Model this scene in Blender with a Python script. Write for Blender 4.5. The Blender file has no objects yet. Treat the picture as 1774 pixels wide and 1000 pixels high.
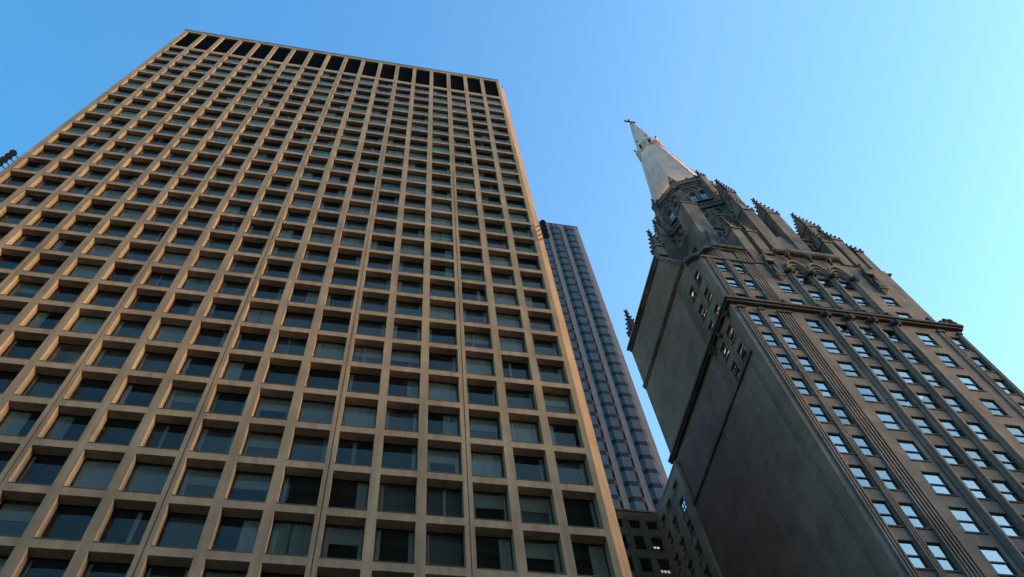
import bpy, math, random
from mathutils import Vector, Matrix
random.seed(7)
S = bpy.context.scene
COL = S.collection
PI = math.pi

# ------------------------------------------------------------------ camera, sky, sun, exposure
cam = bpy.data.cameras.new('camera'); co = bpy.data.objects.new('camera', cam); COL.objects.link(co)
h, p, r = math.radians(18.59), math.radians(61.12), math.radians(-9.43)
F = Vector((math.sin(h)*math.cos(p), math.cos(h)*math.cos(p), math.sin(p)))
R0 = Vector((math.cos(h), -math.sin(h), 0)); U0 = R0.cross(F)
Rv = R0*math.cos(r)+U0*math.sin(r); Uv = U0*math.cos(r)-R0*math.sin(r)
co.matrix_world = Matrix(((Rv.x, Uv.x, -F.x, 0), (Rv.y, Uv.y, -F.y, 0), (Rv.z, Uv.z, -F.z, 1.6), (0, 0, 0, 1)))
cam.sensor_width = 36; cam.lens = 1435.7/1774*36; cam.clip_end = 5000; cam.clip_start = .1
S.camera = co

SUN_EL, SUN_AZ = math.radians(9), math.radians(10)      # sun low in the west (+X), a little to the north (-Y)
sd = Vector((math.cos(SUN_EL)*math.cos(SUN_AZ), -math.cos(SUN_EL)*math.sin(SUN_AZ), math.sin(SUN_EL)))
w = bpy.data.worlds.new('World'); S.world = w; w.use_nodes = True
nt = w.node_tree; bg = nt.nodes['Background']
sky = nt.nodes.new('ShaderNodeTexSky'); sky.sky_type = 'NISHITA'; sky.sun_disc = False
sky.sun_elevation = SUN_EL; sky.sun_rotation = math.atan2(sd.x, sd.y)
sky.air_density = 1.0; sky.dust_density = .6; sky.ozone_density = 1.6; sky.altitude = 200
hs = nt.nodes.new('ShaderNodeHueSaturation'); hs.inputs['Saturation'].default_value = 1.2
tc = nt.nodes.new('ShaderNodeTexCoord'); sxyz = nt.nodes.new('ShaderNodeSeparateXYZ'); nt.links.new(tc.outputs['Generated'], sxyz.inputs[0])
mr = nt.nodes.new('ShaderNodeMapRange'); mr.inputs[1].default_value = -.55; mr.inputs[2].default_value = .85; nt.links.new(sxyz.outputs[0], mr.inputs[0])
rp = nt.nodes.new('ShaderNodeValToRGB'); nt.links.new(mr.outputs[0], rp.inputs[0])
e = rp.color_ramp.elements; e[0].position = 0; e[0].color = (.36, .66, .68, 1); e[1].position = 1; e[1].color = (1.06, 1.08, .96, 1)
for ps, cl in ((.3, (.64, .85, .92, 1)), (.62, (1.12, 1.05, .99, 1))):
    q = e.new(ps); q.color = cl
mm = nt.nodes.new('ShaderNodeMix'); mm.data_type = 'RGBA'; mm.blend_type = 'MULTIPLY'; mm.inputs[0].default_value = 1
nt.links.new(sky.outputs[0], hs.inputs['Color']); nt.links.new(hs.outputs[0], mm.inputs[6]); nt.links.new(rp.outputs[0], mm.inputs[7]); nt.links.new(mm.outputs[2], bg.inputs[0])
bg.inputs[1].default_value = .15
sl = bpy.data.lights.new('sun', 'SUN'); sl.energy = .5; sl.angle = math.radians(24); sl.color = (1, .66, .40)
so = bpy.data.objects.new('sun', sl); COL.objects.link(so)
so.rotation_euler = sd.to_track_quat('Z', 'Y').to_euler(); so.location = (200, -60, 200)
S.view_settings.view_transform = 'Standard'; S.view_settings.look = 'None'; S.view_settings.gamma = 1
S.view_settings.exposure = 2.45

# ------------------------------------------------------------------ materials
def mat(name):
    m = bpy.data.materials.new(name); m.use_nodes = True
    n = m.node_tree; return m, n, n.nodes['Principled BSDF']
def lk(n, a, b): n.links.new(a, b)
def stone(name, col, var=.25, streak=.3, rough=.85, blocks=None, grain=30, bump=.15, tint=(.8, .75, .7)):
    """weathered stone or concrete: cloudy variation, vertical rain streaks, optional block joints"""
    m, n, b = mat(name); N = n.nodes
    pos = N.new('ShaderNodeNewGeometry')
    a = N.new('ShaderNodeTexNoise'); a.inputs['Scale'].default_value = .35; a.inputs['Detail'].default_value = 6; a.inputs['Roughness'].default_value = .65
    lk(n, pos.outputs['Position'], a.inputs['Vector'])
    mp = N.new('ShaderNodeMapping'); mp.inputs['Scale'].default_value = (2.2, 2.2, .10)
    lk(n, pos.outputs['Position'], mp.inputs['Vector'])
    s = N.new('ShaderNodeTexNoise'); s.inputs['Scale'].default_value = 1.0; s.inputs['Detail'].default_value = 5
    lk(n, mp.outputs[0], s.inputs['Vector'])
    g = N.new('ShaderNodeTexNoise'); g.inputs['Scale'].default_value = grain; g.inputs['Detail'].default_value = 2
    lk(n, pos.outputs['Position'], g.inputs['Vector'])
    def rng(src, lo, hi, f0=.3, f1=.7):
        q = N.new('ShaderNodeMapRange'); q.inputs[1].default_value = f0; q.inputs[2].default_value = f1
        q.inputs[3].default_value = lo; q.inputs[4].default_value = hi; lk(n, src, q.inputs[0]); return q.outputs[0]
    def mul(x, y):
        q = N.new('ShaderNodeMath'); q.operation = 'MULTIPLY'; lk(n, x, q.inputs[0]); lk(n, y, q.inputs[1]); return q.outputs[0]
    v = mul(mul(rng(a.outputs[0], 1-var, 1+var*.6), rng(s.outputs[0], 1-streak, 1+streak*.3)), rng(g.outputs[0], .93, 1.07))
    if blocks:
        bw, bh = blocks
        sx = N.new('ShaderNodeSeparateXYZ'); lk(n, pos.outputs['Position'], sx.inputs[0])
        ad = N.new('ShaderNodeMath'); ad.operation = 'ADD'; lk(n, sx.outputs[0], ad.inputs[0]); lk(n, sx.outputs[1], ad.inputs[1])
        cb = N.new('ShaderNodeCombineXYZ'); lk(n, ad.outputs[0], cb.inputs[0]); lk(n, sx.outputs[2], cb.inputs[1])
        br = N.new('ShaderNodeTexBrick'); br.inputs['Scale'].default_value = 1; br.inputs['Brick Width'].default_value = bw
        br.inputs['Row Height'].default_value = bh; br.inputs['Mortar Size'].default_value = .02
        br.inputs['Color1'].default_value = (1, 1, 1, 1); br.inputs['Color2'].default_value = (.86, .86, .86, 1); br.inputs['Mortar'].default_value = (.72, .72, .72, 1)
        lk(n, cb.outputs[0], br.inputs['Vector'])
        sp = N.new('ShaderNodeSeparateColor'); lk(n, br.outputs[0], sp.inputs[0]); v = mul(v, sp.outputs[0])
    mx = N.new('ShaderNodeMix'); mx.data_type = 'RGBA'
    mx.inputs[6].default_value = (col[0]*tint[0], col[1]*tint[1], col[2]*tint[2], 1); mx.inputs[7].default_value = (*col, 1)
    lk(n, rng(a.outputs[0], 0, 1), mx.inputs[0])
    vm = N.new('ShaderNodeVectorMath'); vm.operation = 'SCALE'; lk(n, mx.outputs[2], vm.inputs[0]); lk(n, v, vm.inputs[3])
    lk(n, vm.outputs[0], b.inputs['Base Color']); b.inputs['Roughness'].default_value = rough
    bp = N.new('ShaderNodeBump'); bp.inputs['Strength'].default_value = bump; bp.inputs['Distance'].default_value = .02
    lk(n, g.outputs[0], bp.inputs['Height']); lk(n, bp.outputs[0], b.inputs['Normal'])
    return m
def plain(name, col, rough=.6, metal=0, emit=None, es=1):
    m, n, b = mat(name); b.inputs['Base Color'].default_value = (*col, 1); b.inputs['Roughness'].default_value = rough; b.inputs['Metallic'].default_value = metal
    g = n.nodes.new('ShaderNodeTexNoise'); g.inputs['Scale'].default_value = 3; g.inputs['Detail'].default_value = 4
    q = n.nodes.new('ShaderNodeMapRange'); q.inputs[3].default_value = max(0, rough-.12); q.inputs[4].default_value = min(1, rough+.12)
    lk(n, g.outputs[0], q.inputs[0]); lk(n, q.outputs[0], b.inputs['Roughness'])
    if emit: b.inputs['Emission Color'].default_value = (*emit, 1); b.inputs['Emission Strength'].default_value = es
    return m
def glass(name, tint, refl, ior=1.5, wave=.004, rough=.01, rtint=(1, 1, 1)):
    """window pane: tinted see-through body under a Fresnel mirror, slightly wavy"""
    m, n, b = mat(name); N = n.nodes; N.remove(b); out = N['Material Output']
    tr = N.new('ShaderNodeBsdfTransparent'); tr.inputs[0].default_value = (*tint, 1)
    gl = N.new('ShaderNodeBsdfGlossy'); gl.inputs[0].default_value = (*rtint, 1); gl.inputs['Roughness'].default_value = rough
    fr = N.new('ShaderNodeFresnel'); fr.inputs[0].default_value = ior
    mu = N.new('ShaderNodeMath'); mu.operation = 'MULTIPLY_ADD'; mu.inputs[1].default_value = 1-refl; mu.inputs[2].default_value = refl; mu.use_clamp = True
    lk(n, fr.outputs[0], mu.inputs[0])
    pos = N.new('ShaderNodeNewGeometry'); no = N.new('ShaderNodeTexNoise'); no.inputs['Scale'].default_value = .9; no.inputs['Detail'].default_value = 1
    lk(n, pos.outputs['Position'], no.inputs['Vector'])
    bp = N.new('ShaderNodeBump'); bp.inputs['Strength'].default_value = 1; bp.inputs['Distance'].default_value = wave
    lk(n, no.outputs[0], bp.inputs['Height']); lk(n, bp.outputs[0], gl.inputs['Normal'])
    mx = N.new('ShaderNodeMixShader'); lk(n, mu.outputs[0], mx.inputs[0]); lk(n, tr.outputs[0], mx.inputs[1]); lk(n, gl.outputs[0], mx.inputs[2])
    lk(n, mx.outputs[0], out.inputs[0]); return m
def vary(m, lo, hi):
    n = m.node_tree; N = n.nodes; oi = N.new('ShaderNodeObjectInfo'); q = N.new('ShaderNodeMapRange'); q.inputs[3].default_value = lo; q.inputs[4].default_value = hi
    lk(n, oi.outputs['Random'], q.inputs[0]); mx = [k for k in N if k.type == 'MIX_SHADER'][0]; src = mx.inputs[0].links[0].from_socket
    mu = N.new('ShaderNodeMath'); mu.operation = 'MULTIPLY'; lk(n, src, mu.inputs[0]); lk(n, q.outputs[0], mu.inputs[1]); lk(n, mu.outputs[0], mx.inputs[0])
def drape(name, col, pleat):
    m, n, b = mat(name); N = n.nodes
    pos = N.new('ShaderNodeNewGeometry'); wv = N.new('ShaderNodeTexWave'); wv.bands_direction = 'X'; wv.inputs['Scale'].default_value = pleat; wv.inputs['Distortion'].default_value = .4
    lk(n, pos.outputs['Position'], wv.inputs['Vector'])
    mx = N.new('ShaderNodeMix'); mx.data_type = 'RGBA'; mx.inputs[6].default_value = (col[0]*.6, col[1]*.6, col[2]*.6, 1); mx.inputs[7].default_value = (*col, 1)
    lk(n, wv.outputs[1], mx.inputs[0]); lk(n, mx.outputs[2], b.inputs['Base Color']); b.inputs['Roughness'].default_value = .9
    return m
M = {}
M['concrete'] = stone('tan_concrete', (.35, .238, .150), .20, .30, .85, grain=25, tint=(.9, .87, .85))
M['corner'] = stone('glow_tinted_concrete', (.27, .165, .092), .14, .2, .85, grain=25, tint=(.9, .87, .85))  # orange of the western glow put into the corner piers' base colour
M['lime'] = stone('grey_limestone', (.245, .182, .152), .24, .26, .9, blocks=(1.5, .62), tint=(.75, .75, .78))
M['lime_plain'] = stone('blank_limestone', (.30, .195, .147), .17, .14, .9, blocks=(1.9, .95), tint=(.8, .78, .76))
M['lime_dark'] = stone('dark_limestone', (.085, .068, .06), .35, .3, .9, tint=(.65, .65, .7))  # much darker limestone tone for ledges, sills, capitals and carving
M['lime_orn'] = stone('carved_limestone', (.225, .163, .135), .4, .3, .9, tint=(.5, .5, .52))
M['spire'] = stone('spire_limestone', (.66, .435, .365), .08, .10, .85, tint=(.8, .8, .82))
M['granite'] = stone('pink_granite', (.15, .102, .098), .08, .05, .6, blocks=(1.2, 1.04), tint=(.95, .95, .95))
M['brownstone'] = stone('brown_wall', (.26, .195, .145), .2, .25, .9, blocks=(1.2, .45))
M['greywall'] = stone('grey_wall', (.46, .37, .29), .2, .3, .9)
M['louver'] = plain('louver_black', (.005, .005, .006), .9)
M['louver'].node_tree.nodes['Principled BSDF'].inputs['Specular IOR Level'].default_value = .05
M['frame'] = plain('bronze_frame', (.02, .017, .015), .45, .3)
M['sash'] = plain('sash_paint', (.02, .022, .024), .5)
M['sill'] = plain('bronze_sill', (.10, .07, .045), .5)
M['glass'] = glass('office_glass', (.84, .88, .87), .0, 1.50, .004, rtint=(1, .84, .70))
M['sashglass'] = glass('sash_glass', (.5, .53, .52), .38, 1.55, .006, rtint=(.96, .96, .87)); vary(M['sashglass'], .62, 1.05)
M['sideglass'] = glass('side_glass', (.5, .53, .52), .0, 1.3, .006)
M['courtglass'] = glass('court_glass', (.25, .26, .25), .0, 1.17, .004)
M['towerglass'] = glass('tower_glass', (.05, .05, .06), .0, 1.9, .003, rtint=(1, .74, .62))
M['spandrel'] = plain('spandrel_glass', (.01, .01, .012), .6)
M['spandrel'].node_tree.nodes['Principled BSDF'].inputs['Specular IOR Level'].default_value = .12
M['room'] = plain('room_surfaces', (.45, .42, .38), .9)
M['dark'] = plain('dark_room', (.02, .02, .022), .9)
M['darksteel'] = stone('rusted_steel', (.055, .04, .032), .2, .2, .6)
M['drape'] = drape('office_drape', (.72, .69, .65), 3.0)
M['drape2'] = drape('vertical_blind', (.55, .57, .54), 9.0)
M['sheer'] = drape('grey_sheer', (.26, .245, .235), 2.2)
M['shade'] = plain('roller_shade', (.5, .48, .42), .9)
M['black'] = plain('black_metal', (.012, .012, .013), .45, .2)
M['lens'] = plain('lamp_lens', (.03, .03, .035), .12)
M['tube'] = plain('ceiling_tube', (.8, .75, .6), .5, 0, (1, .82, .42), .5)
M['litpane'] = plain('lit_window', (.8, .75, .6), .5, 0, (1, .86, .55), .28)
M['asphalt'] = stone('asphalt', (.05, .05, .052), .2, 0, .9)
M['paving'] = stone('paving', (.38, .33, .28), .2, 0, .85, blocks=(1.5, 1.5))
M['roof'] = plain('roof_felt', (.05, .05, .05), .9)

# ------------------------------------------------------------------ mesh builder
ROOTLOC = {}
def wloc(o):
    v = Vector(o.location)
    while o.parent: o = o.parent; v = v+Vector(o.location)
    return v
class MB:
    def __init__(s): s.v = []; s.f = []; s.m = []; s.mats = []; s.cur = 0
    def use(s, m):
        if m not in s.mats: s.mats.append(m)
        s.cur = s.mats.index(m); return s
    def add(s, vs, fs):
        k = len(s.v); s.v += [tuple(x) for x in vs]; s.f += [[k+i for i in f] for f in fs]; s.m += [s.cur]*len(fs); return s
    def quad(s, a, b, c, d): return s.add([a, b, c, d], [(0, 1, 2, 3)])
    def box(s, x0, x1, y0, y1, z0, z1, skip=''):
        vs = [(x0, y0, z0), (x1, y0, z0), (x1, y1, z0), (x0, y1, z0), (x0, y0, z1), (x1, y0, z1), (x1, y1, z1), (x0, y1, z1)]
        fs = [(0, 3, 2, 1), (4, 5, 6, 7), (0, 1, 5, 4), (1, 2, 6, 5), (2, 3, 7, 6), (3, 0, 4, 7)]
        return s.add(vs, [f for i, f in enumerate(fs) if 'btfrkl'[i] not in skip])
    def prism(s, poly, z0, z1, cap=True):
        n = len(poly)
        s.add([(x, y, z0) for x, y in poly]+[(x, y, z1) for x, y in poly],
              [(i, (i+1) % n, n+(i+1) % n, n+i) for i in range(n)]+([tuple(range(n-1, -1, -1)), tuple(range(n, 2*n))] if cap else []))
        return s
    def frustum(s, p0, z0, p1, z1, cap=True):
        n = len(p0)
        s.add([(x, y, z0) for x, y in p0]+[(x, y, z1) for x, y in p1],
              [(i, (i+1) % n, n+(i+1) % n, n+i) for i in range(n)]+([tuple(range(n-1, -1, -1)), tuple(range(n, 2*n))] if cap else []))
        return s
    def slab(s, pts, off):
        """planar outline pts (3D) pushed by vector off"""
        n = len(pts); off = Vector(off)
        a = [Vector(q) for q in pts]
        s.add([tuple(q) for q in a]+[tuple(q+off) for q in a],
              [tuple(range(n)), tuple(range(2*n-1, n-1, -1))]+[(i, n+i, n+(i+1) % n, (i+1) % n) for i in range(n)])
        return s
    def loc(s, c, ux, uy, boxes):
        """boxes given in a local frame (ux, uy, z) round c"""
        for x0, x1, y0, y1, z0, z1 in boxes:
            P = lambda x, y, z: (c[0]+ux[0]*x+uy[0]*y, c[1]+ux[1]*x+uy[1]*y, c[2]+z)
            vs = [P(x0, y0, z0), P(x1, y0, z0), P(x1, y1, z0), P(x0, y1, z0), P(x0, y0, z1), P(x1, y0, z1), P(x1, y1, z1), P(x0, y1, z1)]
            s.add(vs, [(0, 3, 2, 1), (4, 5, 6, 7), (0, 1, 5, 4), (1, 2, 6, 5), (2, 3, 7, 6), (3, 0, 4, 7)])
        return s
    def blob(s, c, rx, rz=None, n=6):
        rz = rz or rx
        rings = [(-.7, .7), (.1, 1), (.75, .62)]
        vs = [(c[0], c[1], c[2]-rz)]
        for t, q in rings:
            vs += [(c[0]+rx*q*math.cos(2*PI*i/n), c[1]+rx*q*math.sin(2*PI*i/n), c[2]+rz*t) for i in range(n)]
        vs.append((c[0], c[1], c[2]+rz*1.05)); fs = []
        for i in range(n):
            j = (i+1) % n; fs.append((0, 1+j, 1+i))
            for k in range(2): fs.append((1+k*n+i, 1+k*n+j, 1+(k+1)*n+j, 1+(k+1)*n+i))
            fs.append((1+2*n+i, 1+2*n+j, 1+3*n))
        return s.add(vs, fs)
    def tube(s, a, b, r0, r1=None, n=8):
        a = Vector(a); b = Vector(b); r1 = r0 if r1 is None else r1; d = (b-a).normalized()
        u = d.orthogonal().normalized(); v = d.cross(u)
        vs = [tuple(a+(u*math.cos(2*PI*i/n)+v*math.sin(2*PI*i/n))*r0) for i in range(n)]+[tuple(b+(u*math.cos(2*PI*i/n)+v*math.sin(2*PI*i/n))*r1) for i in range(n)]
        return s.add(vs, [(i, (i+1) % n, n+(i+1) % n, n+i) for i in range(n)]+[tuple(range(n-1, -1, -1)), tuple(range(n, 2*n))])
    def mesh(s, name, org=(0, 0, 0)):
        me = bpy.data.meshes.new(name); o = org
        me.from_pydata([(x-o[0], y-o[1], z-o[2]) for x, y, z in s.v], [], s.f)
        for m in s.mats: me.materials.append(M[m])
        me.polygons.foreach_set('material_index', s.m); me.update(); return me
    def build(s, name, parent=None, kind=None, label=None, loc=None):
        """vertices are in world metres; the object's origin sits on its parent's (or loc)"""
        base = wloc(parent) if parent else Vector((0, 0, 0))
        org = Vector(loc) if loc is not None else base
        o = bpy.data.objects.new(name, s.mesh(name, org)); COL.objects.link(o); o.location = org-base
        if parent: o.parent = parent
        if kind: o['kind'] = kind
        if label: o['label'] = label
        return o
def inst(name, me, parent, at):
    o = bpy.data.objects.new(name, me); COL.objects.link(o); o.parent = parent; o.location = Vector(at)-wloc(parent); return o
def thing(name, label, cat, loc, group=None):
    o = bpy.data.objects.new(name, None); COL.objects.link(o); o.location = loc; o.empty_display_size = 1
    o['label'] = label; o['category'] = cat
    if group: o['group'] = group
    return o
def wall(mb, fr, a0, a1, z0, z1, holes, depth):
    """sheet with rectangular recesses; fr(a, d, z) maps along-wall, depth, height to a point"""
    A = sorted({a0, a1} | {q for hh in holes for q in hh[:2]}); Z = sorted({z0, z1} | {q for hh in holes for q in hh[2:4]})
    for i in range(len(A)-1):
        for j in range(len(Z)-1):
            ca, cz = (A[i]+A[i+1])/2, (Z[j]+Z[j+1])/2
            if any(hh[0] < ca < hh[1] and hh[2] < cz < hh[3] for hh in holes): continue
            mb.quad(fr(A[i], 0, Z[j]), fr(A[i+1], 0, Z[j]), fr(A[i+1], 0, Z[j+1]), fr(A[i], 0, Z[j+1]))
    for b0, b1, c0, c1 in holes:
        mb.quad(fr(b0, 0, c0), fr(b0, 0, c1), fr(b0, depth, c1), fr(b0, depth, c0))
        mb.quad(fr(b1, 0, c0), fr(b1, depth, c0), fr(b1, depth, c1), fr(b1, 0, c1))
        mb.quad(fr(b0, 0, c0), fr(b0, depth, c0), fr(b1, depth, c0), fr(b1, 0, c0))
        mb.quad(fr(b0, 0, c1), fr(b1, 0, c1), fr(b1, depth, c1), fr(b0, depth, c1))
    return mb
def northf(Y): return lambda a, d, z: (a, Y+d, z)
def eastf(X): return lambda a, d, z: (X+d, a, z)

# ------------------------------------------------------------------ ground
g = MB().use('asphalt'); g.quad((-2500, -2500, 0), (2500, -2500, 0), (2500, 2500, 0), (-2500, 2500, 0)); g.build('road', kind='structure')
g = MB().use('paving'); g.box(-120, 160, 28, 33.3, 0, .14); g.box(-120, 160, -120, 14, 0, .13); g.build('pavement', kind='structure')

# ------------------------------------------------------------------ dark steel tower across the plaza, mirrored in the window panes
pt = thing('plaza_tower', 'dark steel office tower across the plaza, seen only as a dark reflection in window panes', 'office tower', (38, -112, 0))
m = MB().use('darksteel'); m.box(-18, 95, -150, -100, 6, 196)
for k in range(31): m.box(-18.6, 95.6, -150.6, -99.4, 8+k*6.1, 10.6+k*6.1)
m.build('frame', pt)
m = MB().use('darksteel')
for x in (-18, 19.5, 57, 95):
    for y in (-150, -99.6): m.box(x-.9, x+.9, y-1.1, y+.7, 0, 197)
m.build('column', pt)
def block(name, label, x0, x1, y0, y1, zt, fl, bay):  # unseen blocks, added to keep sky light and low sun off lower facades
    t = thing(name, label, 'building', ((x0+x1)/2, (y0+y1)/2, 0)); q = MB().use('lime_plain'); q.box(x0, x1, y0, y1, 0, zt); q.box(x0-1, x1+1, y0-1, y1+1, zt, zt+1.6); q.build('wall', t)
    q = MB().use('lime')
    for x in range(int((x1-x0)/bay)): q.box(x0+x*bay, x0+x*bay+bay*.4, y1, y1+.5, 6, zt); 
    for y in range(int((y1-y0)/bay)): q.box(x0-.5, x0, y0+y*bay, y0+y*bay+bay*.4, 6, zt); q.box(x1, x1+.5, y0+y*bay, y0+y*bay+bay*.4, 6, zt)
    q.build('pier', t)
    q = MB().use('spandrel')
    for k in range(int(zt/fl)-1): q.box(x0-.1, x1+.1, y0-.1, y1+.1, 6+k*fl, 6+k*fl+fl*.55)
    q.build('window_band', t)
block('unseen_civic_block', 'grey stone civic block west of the plaza, out of sight, added to shade the lower walls, mirrored in glass', 78, 150, -78, 10, 46, 4.6, 5.5)
block('unseen_corner_block', 'grey stone office block north east of the plaza, out of sight, added to dim the lower facades', -160, -52, -120, -62, 98, 4.0, 4.6)
block('unseen_street_block', 'grey stone office block east of the tan tower, out of sight, added to cut the sky light', -120, -56, 34, 80, 88, 4.0, 4.6)
# ------------------------------------------------------------------ tan office tower: deep concrete grid
Y0 = 34.0; PX = 2.8; DZ = 3.7274; X0 = -35.136; Z1 = 130.05; OW = 2.21; OH = 3.13; NB = 18; NR = 32; RD = .70
tower = thing('office_tower', 'tan concrete office tower with a deep grid of square windows', 'office tower', (-10.2, 50, 0))
XL, XR = -35.76, 15.06; YB = 62.0
ZB = Z1-(NR-1)*DZ-OH          # bottom of the lowest opening
m = MB().use('concrete')
edges = [(XL, X0)]+[(X0+OW+i*PX, X0+(i+1)*PX) for i in range(NB-1)]+[(X0+OW+(NB-1)*PX, XR)]
for i, (a, b) in enumerate(edges):
    if i % 3 == 0 and 0 < i < NB:
        c = (a+b)/2; m.box(a, c-.03, Y0, Y0+RD, ZB-.6, 141.3); m.box(c+.03, b, Y0, Y0+RD, ZB-.6, 141.3); m.box(c-.03, c+.03, Y0+.09, Y0+RD, ZB-.6, 141.2, 'rl')
    else: m.box(a, b, Y0, Y0+RD, ZB-.6, 141.3)
for i in range(NB):
    a = X0+i*PX; b = a+OW
    m.box(a, b, Y0+.0, Y0+RD, 140.55, 141.3, 'rl')
    m.box(a, b, Y0+.0, Y0+RD, Z1, Z1+1.2, 'rl')
    for j in range(NR):
        zt = Z1-j*DZ-OH; zb = Z1-(j+1)*DZ if j < NR-1 else ZB-.6
        m.box(a, b, Y0, Y0+RD, zb, zt, 'rl')
m.build('concrete_grid', tower)
# roof edge, corner piers, side walls, base
m = MB().use('concrete')
m.box(XL-.06, XR+.05, Y0-.05, Y0+RD+.3, 141.3, 141.62); m.use('frame'); m.box(XL-.1, XR+.08, Y0-.09, Y0+RD+.3, 141.62, 141.75)
m.build('parapet', tower)
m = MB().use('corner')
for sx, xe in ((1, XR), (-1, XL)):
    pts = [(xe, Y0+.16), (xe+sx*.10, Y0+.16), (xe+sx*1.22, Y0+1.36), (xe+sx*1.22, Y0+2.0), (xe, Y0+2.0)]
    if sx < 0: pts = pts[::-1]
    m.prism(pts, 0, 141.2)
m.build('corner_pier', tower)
m = MB().use('room')                                       # floors, ceilings and the core wall behind the windows
m.box(XL+.3, XR-.1, Y0+7, Y0+7.3, 2, 141)
for j in range(NR+1):
    z = Z1-j*DZ+.0; m.box(XL+.3, XR-.1, Y0+RD+.02, Y0+7, z+.02, z+.45)
for i in range(1, NB):
    a = X0+i*PX-.36
    if random.random() < .55: m.box(a, a+.12, Y0+RD+.25, Y0+7, 10, 130)
m.build('interior', tower)
m = MB().use('concrete')
xw = XR+1.22-.35                                           # the west flank carries the same grid of openings
wall(m, lambda a, d, z: (xw-d, a, z), Y0+2.0, YB, 14, 141, [(Y0+2.7+k*PX, Y0+2.7+k*PX+OW, Z1-j*DZ-OH, Z1-j*DZ) for k in range(9) for j in range(NR)], .6)
m.quad((XL-.9, Y0+2, 0), (XL-.9, Y0+2, 141), (XL-.9, YB, 141), (XL-.9, YB, 0)); m.quad((XL-.9, YB, 0), (XL-.9, YB, 141), (xw, YB, 141), (xw, YB, 0))
m.use('roof').quad((XL-.5, Y0+.7, 140.9), (xw, Y0+.7, 140.9), (xw, YB, 140.9), (XL-.5, YB, 140.9))
m.use('spandrel').quad((xw-.58, Y0+2, 14), (xw-.58, YB, 14), (xw-.58, YB, 141), (xw-.58, Y0+2, 141))
m.build('side_wall', tower)
m = MB().use('concrete'); m.box(XL, XR, Y0-.4, Y0+1.6, 6.5, ZB-.6)
for k in range(6):
    c = XL+2+k*(XR-XL-4)/5; m.box(c-1.2, c+1.2, Y0-.3, Y0+2, 0, 6.5)
m.use('dark').box(XL+1, XR-1, Y0+4, Y0+4.2, 0, 6.5)
m.build('base_storey', tower)
for i in range(NB):
    a = X0+i*PX; m = MB().use('louver'); m.box(a, a+OW, Y0+.30, Y0+.6, 131.25, 140.55, 'k')
    for k in range(30): m.box(a, a+OW, Y0+.26, Y0+.30, 131.3+k*.31, 131.42+k*.31, 'k')
    m.build('louver_panel', tower)
# windows: one pane in a thin bronze frame; drapes of several kinds
def gdep(z): return max(.30, min(.72, .34+(116.8-z)*.00436))      # the bearing wall thickens towards the street
def win_mb(mb, x, z, fr='frame', zd=None):
    y = Y0+gdep(z if zd is None else zd)-.03; t = .045
    mb.use(fr); mb.box(x, x+t, y, y+.06, z, z+OH); mb.box(x+OW-t, x+OW, y, y+.06, z, z+OH); mb.box(x+t, x+OW-t, y, y+.06, z, z+t+.02); mb.box(x+t, x+OW-t, y, y+.06, z+OH-t, z+OH)
    mb.use('sill').box(x-.02, x+OW+.02, Y0-.025, y-.002, z, z+.045)
    mb.use('glass').quad((x+t, y+.03, z+t), (x+OW-t, y+.03, z+t), (x+OW-t, y+.03, z+OH-t), (x+t, y+.03, z+OH-t))
def pleats(mb, x0, x1, y, z0, z1, step):
    n = max(2, int((x1-x0)/step)); dx = (x1-x0)/n
    for k in range(n):
        d0 = .05*(k % 2); d1 = .05*((k+1) % 2)
        mb.quad((x0+k*dx, y+d0, z0), (x0+(k+1)*dx, y+d1, z0), (x0+(k+1)*dx, y+d1, z1), (x0+k*dx, y+d0, z1))
def drape_mb(mb, x, z, rnd, upper):
    y = Y0+gdep(z)+.08; t = rnd.random(); a, b = x+.06, x+OW-.06; c = rnd.choice(('drape', 'drape', 'drape2'))
    mb.use(c); z0 = z+.06; z1 = z+OH-.06; st = .16 if c == 'drape' else .1; n = len(mb.f)
    full = .24 if upper else .10
    strips = rnd.random()
    if t < full: pleats(mb, a, b, y, z0, z1, st)
    elif t < full+.05:
        q = a+(b-a)*rnd.uniform(.35, .6); pleats(mb, a, q-.03, y, z0, z1, st); pleats(mb, q+.03, b, y, z0, z1, st)
    elif t < full+.13:
        q = a+(b-a)*rnd.uniform(.2, .6); pleats(mb, a, q, y, z0, z1, st)
    elif t < full+.20:
        q = a+(b-a)*rnd.uniform(.5, .85); pleats(mb, q, b, y, z0, z1, st)
    else:
        if strips < .62: pleats(mb, b-rnd.uniform(.12, .34), b, y, z0, z1, st)
        if .25 < strips < .75: pleats(mb, a, a+rnd.uniform(.12, .34), y, z0, z1, st)
        if strips > .9: q = a+(b-a)*rnd.uniform(.3, .7); pleats(mb, q, q+rnd.uniform(.1, .3), y, z0, z1, st)
        if t > full+.92-.2 and not upper: mb.use('shade').quad((a, y+.1, z+OH*.6), (b, y+.1, z+OH*.6), (b, y+.1, z1), (a, y+.1, z1))
        if rnd.random() < (.72 if upper else .35): mb.use('sheer').quad((a, y+.16, z0), (b, y+.16, z0), (b, y+.16, z1), (a, y+.16, z1))
    return len(mb.f) > n
wrow = {}
def wmesh_for(j):
    if j not in wrow:
        q = MB(); win_mb(q, 0, 0, zd=Z1-j*DZ-OH); wrow[j] = q.mesh('window', (0, Y0, 0))
    return wrow[j]
cand = []
Rm = Matrix((Rv, Uv, -F))
def pix(P):
    q = Rm @ (Vector(P)-Vector((0, 0, 1.6))); return 887+1435.7*q.x/-q.z, 500-1435.7*q.y/-q.z, -q.z
for i in range(NB):
    for j in range(NR):
        u, v, d = pix((X0+i*PX+1.1, Y0, Z1-j*DZ-1.6)); inside = 0 < u < 1774 and 0 < v < 1000
        cand.append((0 if inside else 1, d, i, j))
cand.sort(); near = {(c[2], c[3]) for c in cand[:100]}
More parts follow.
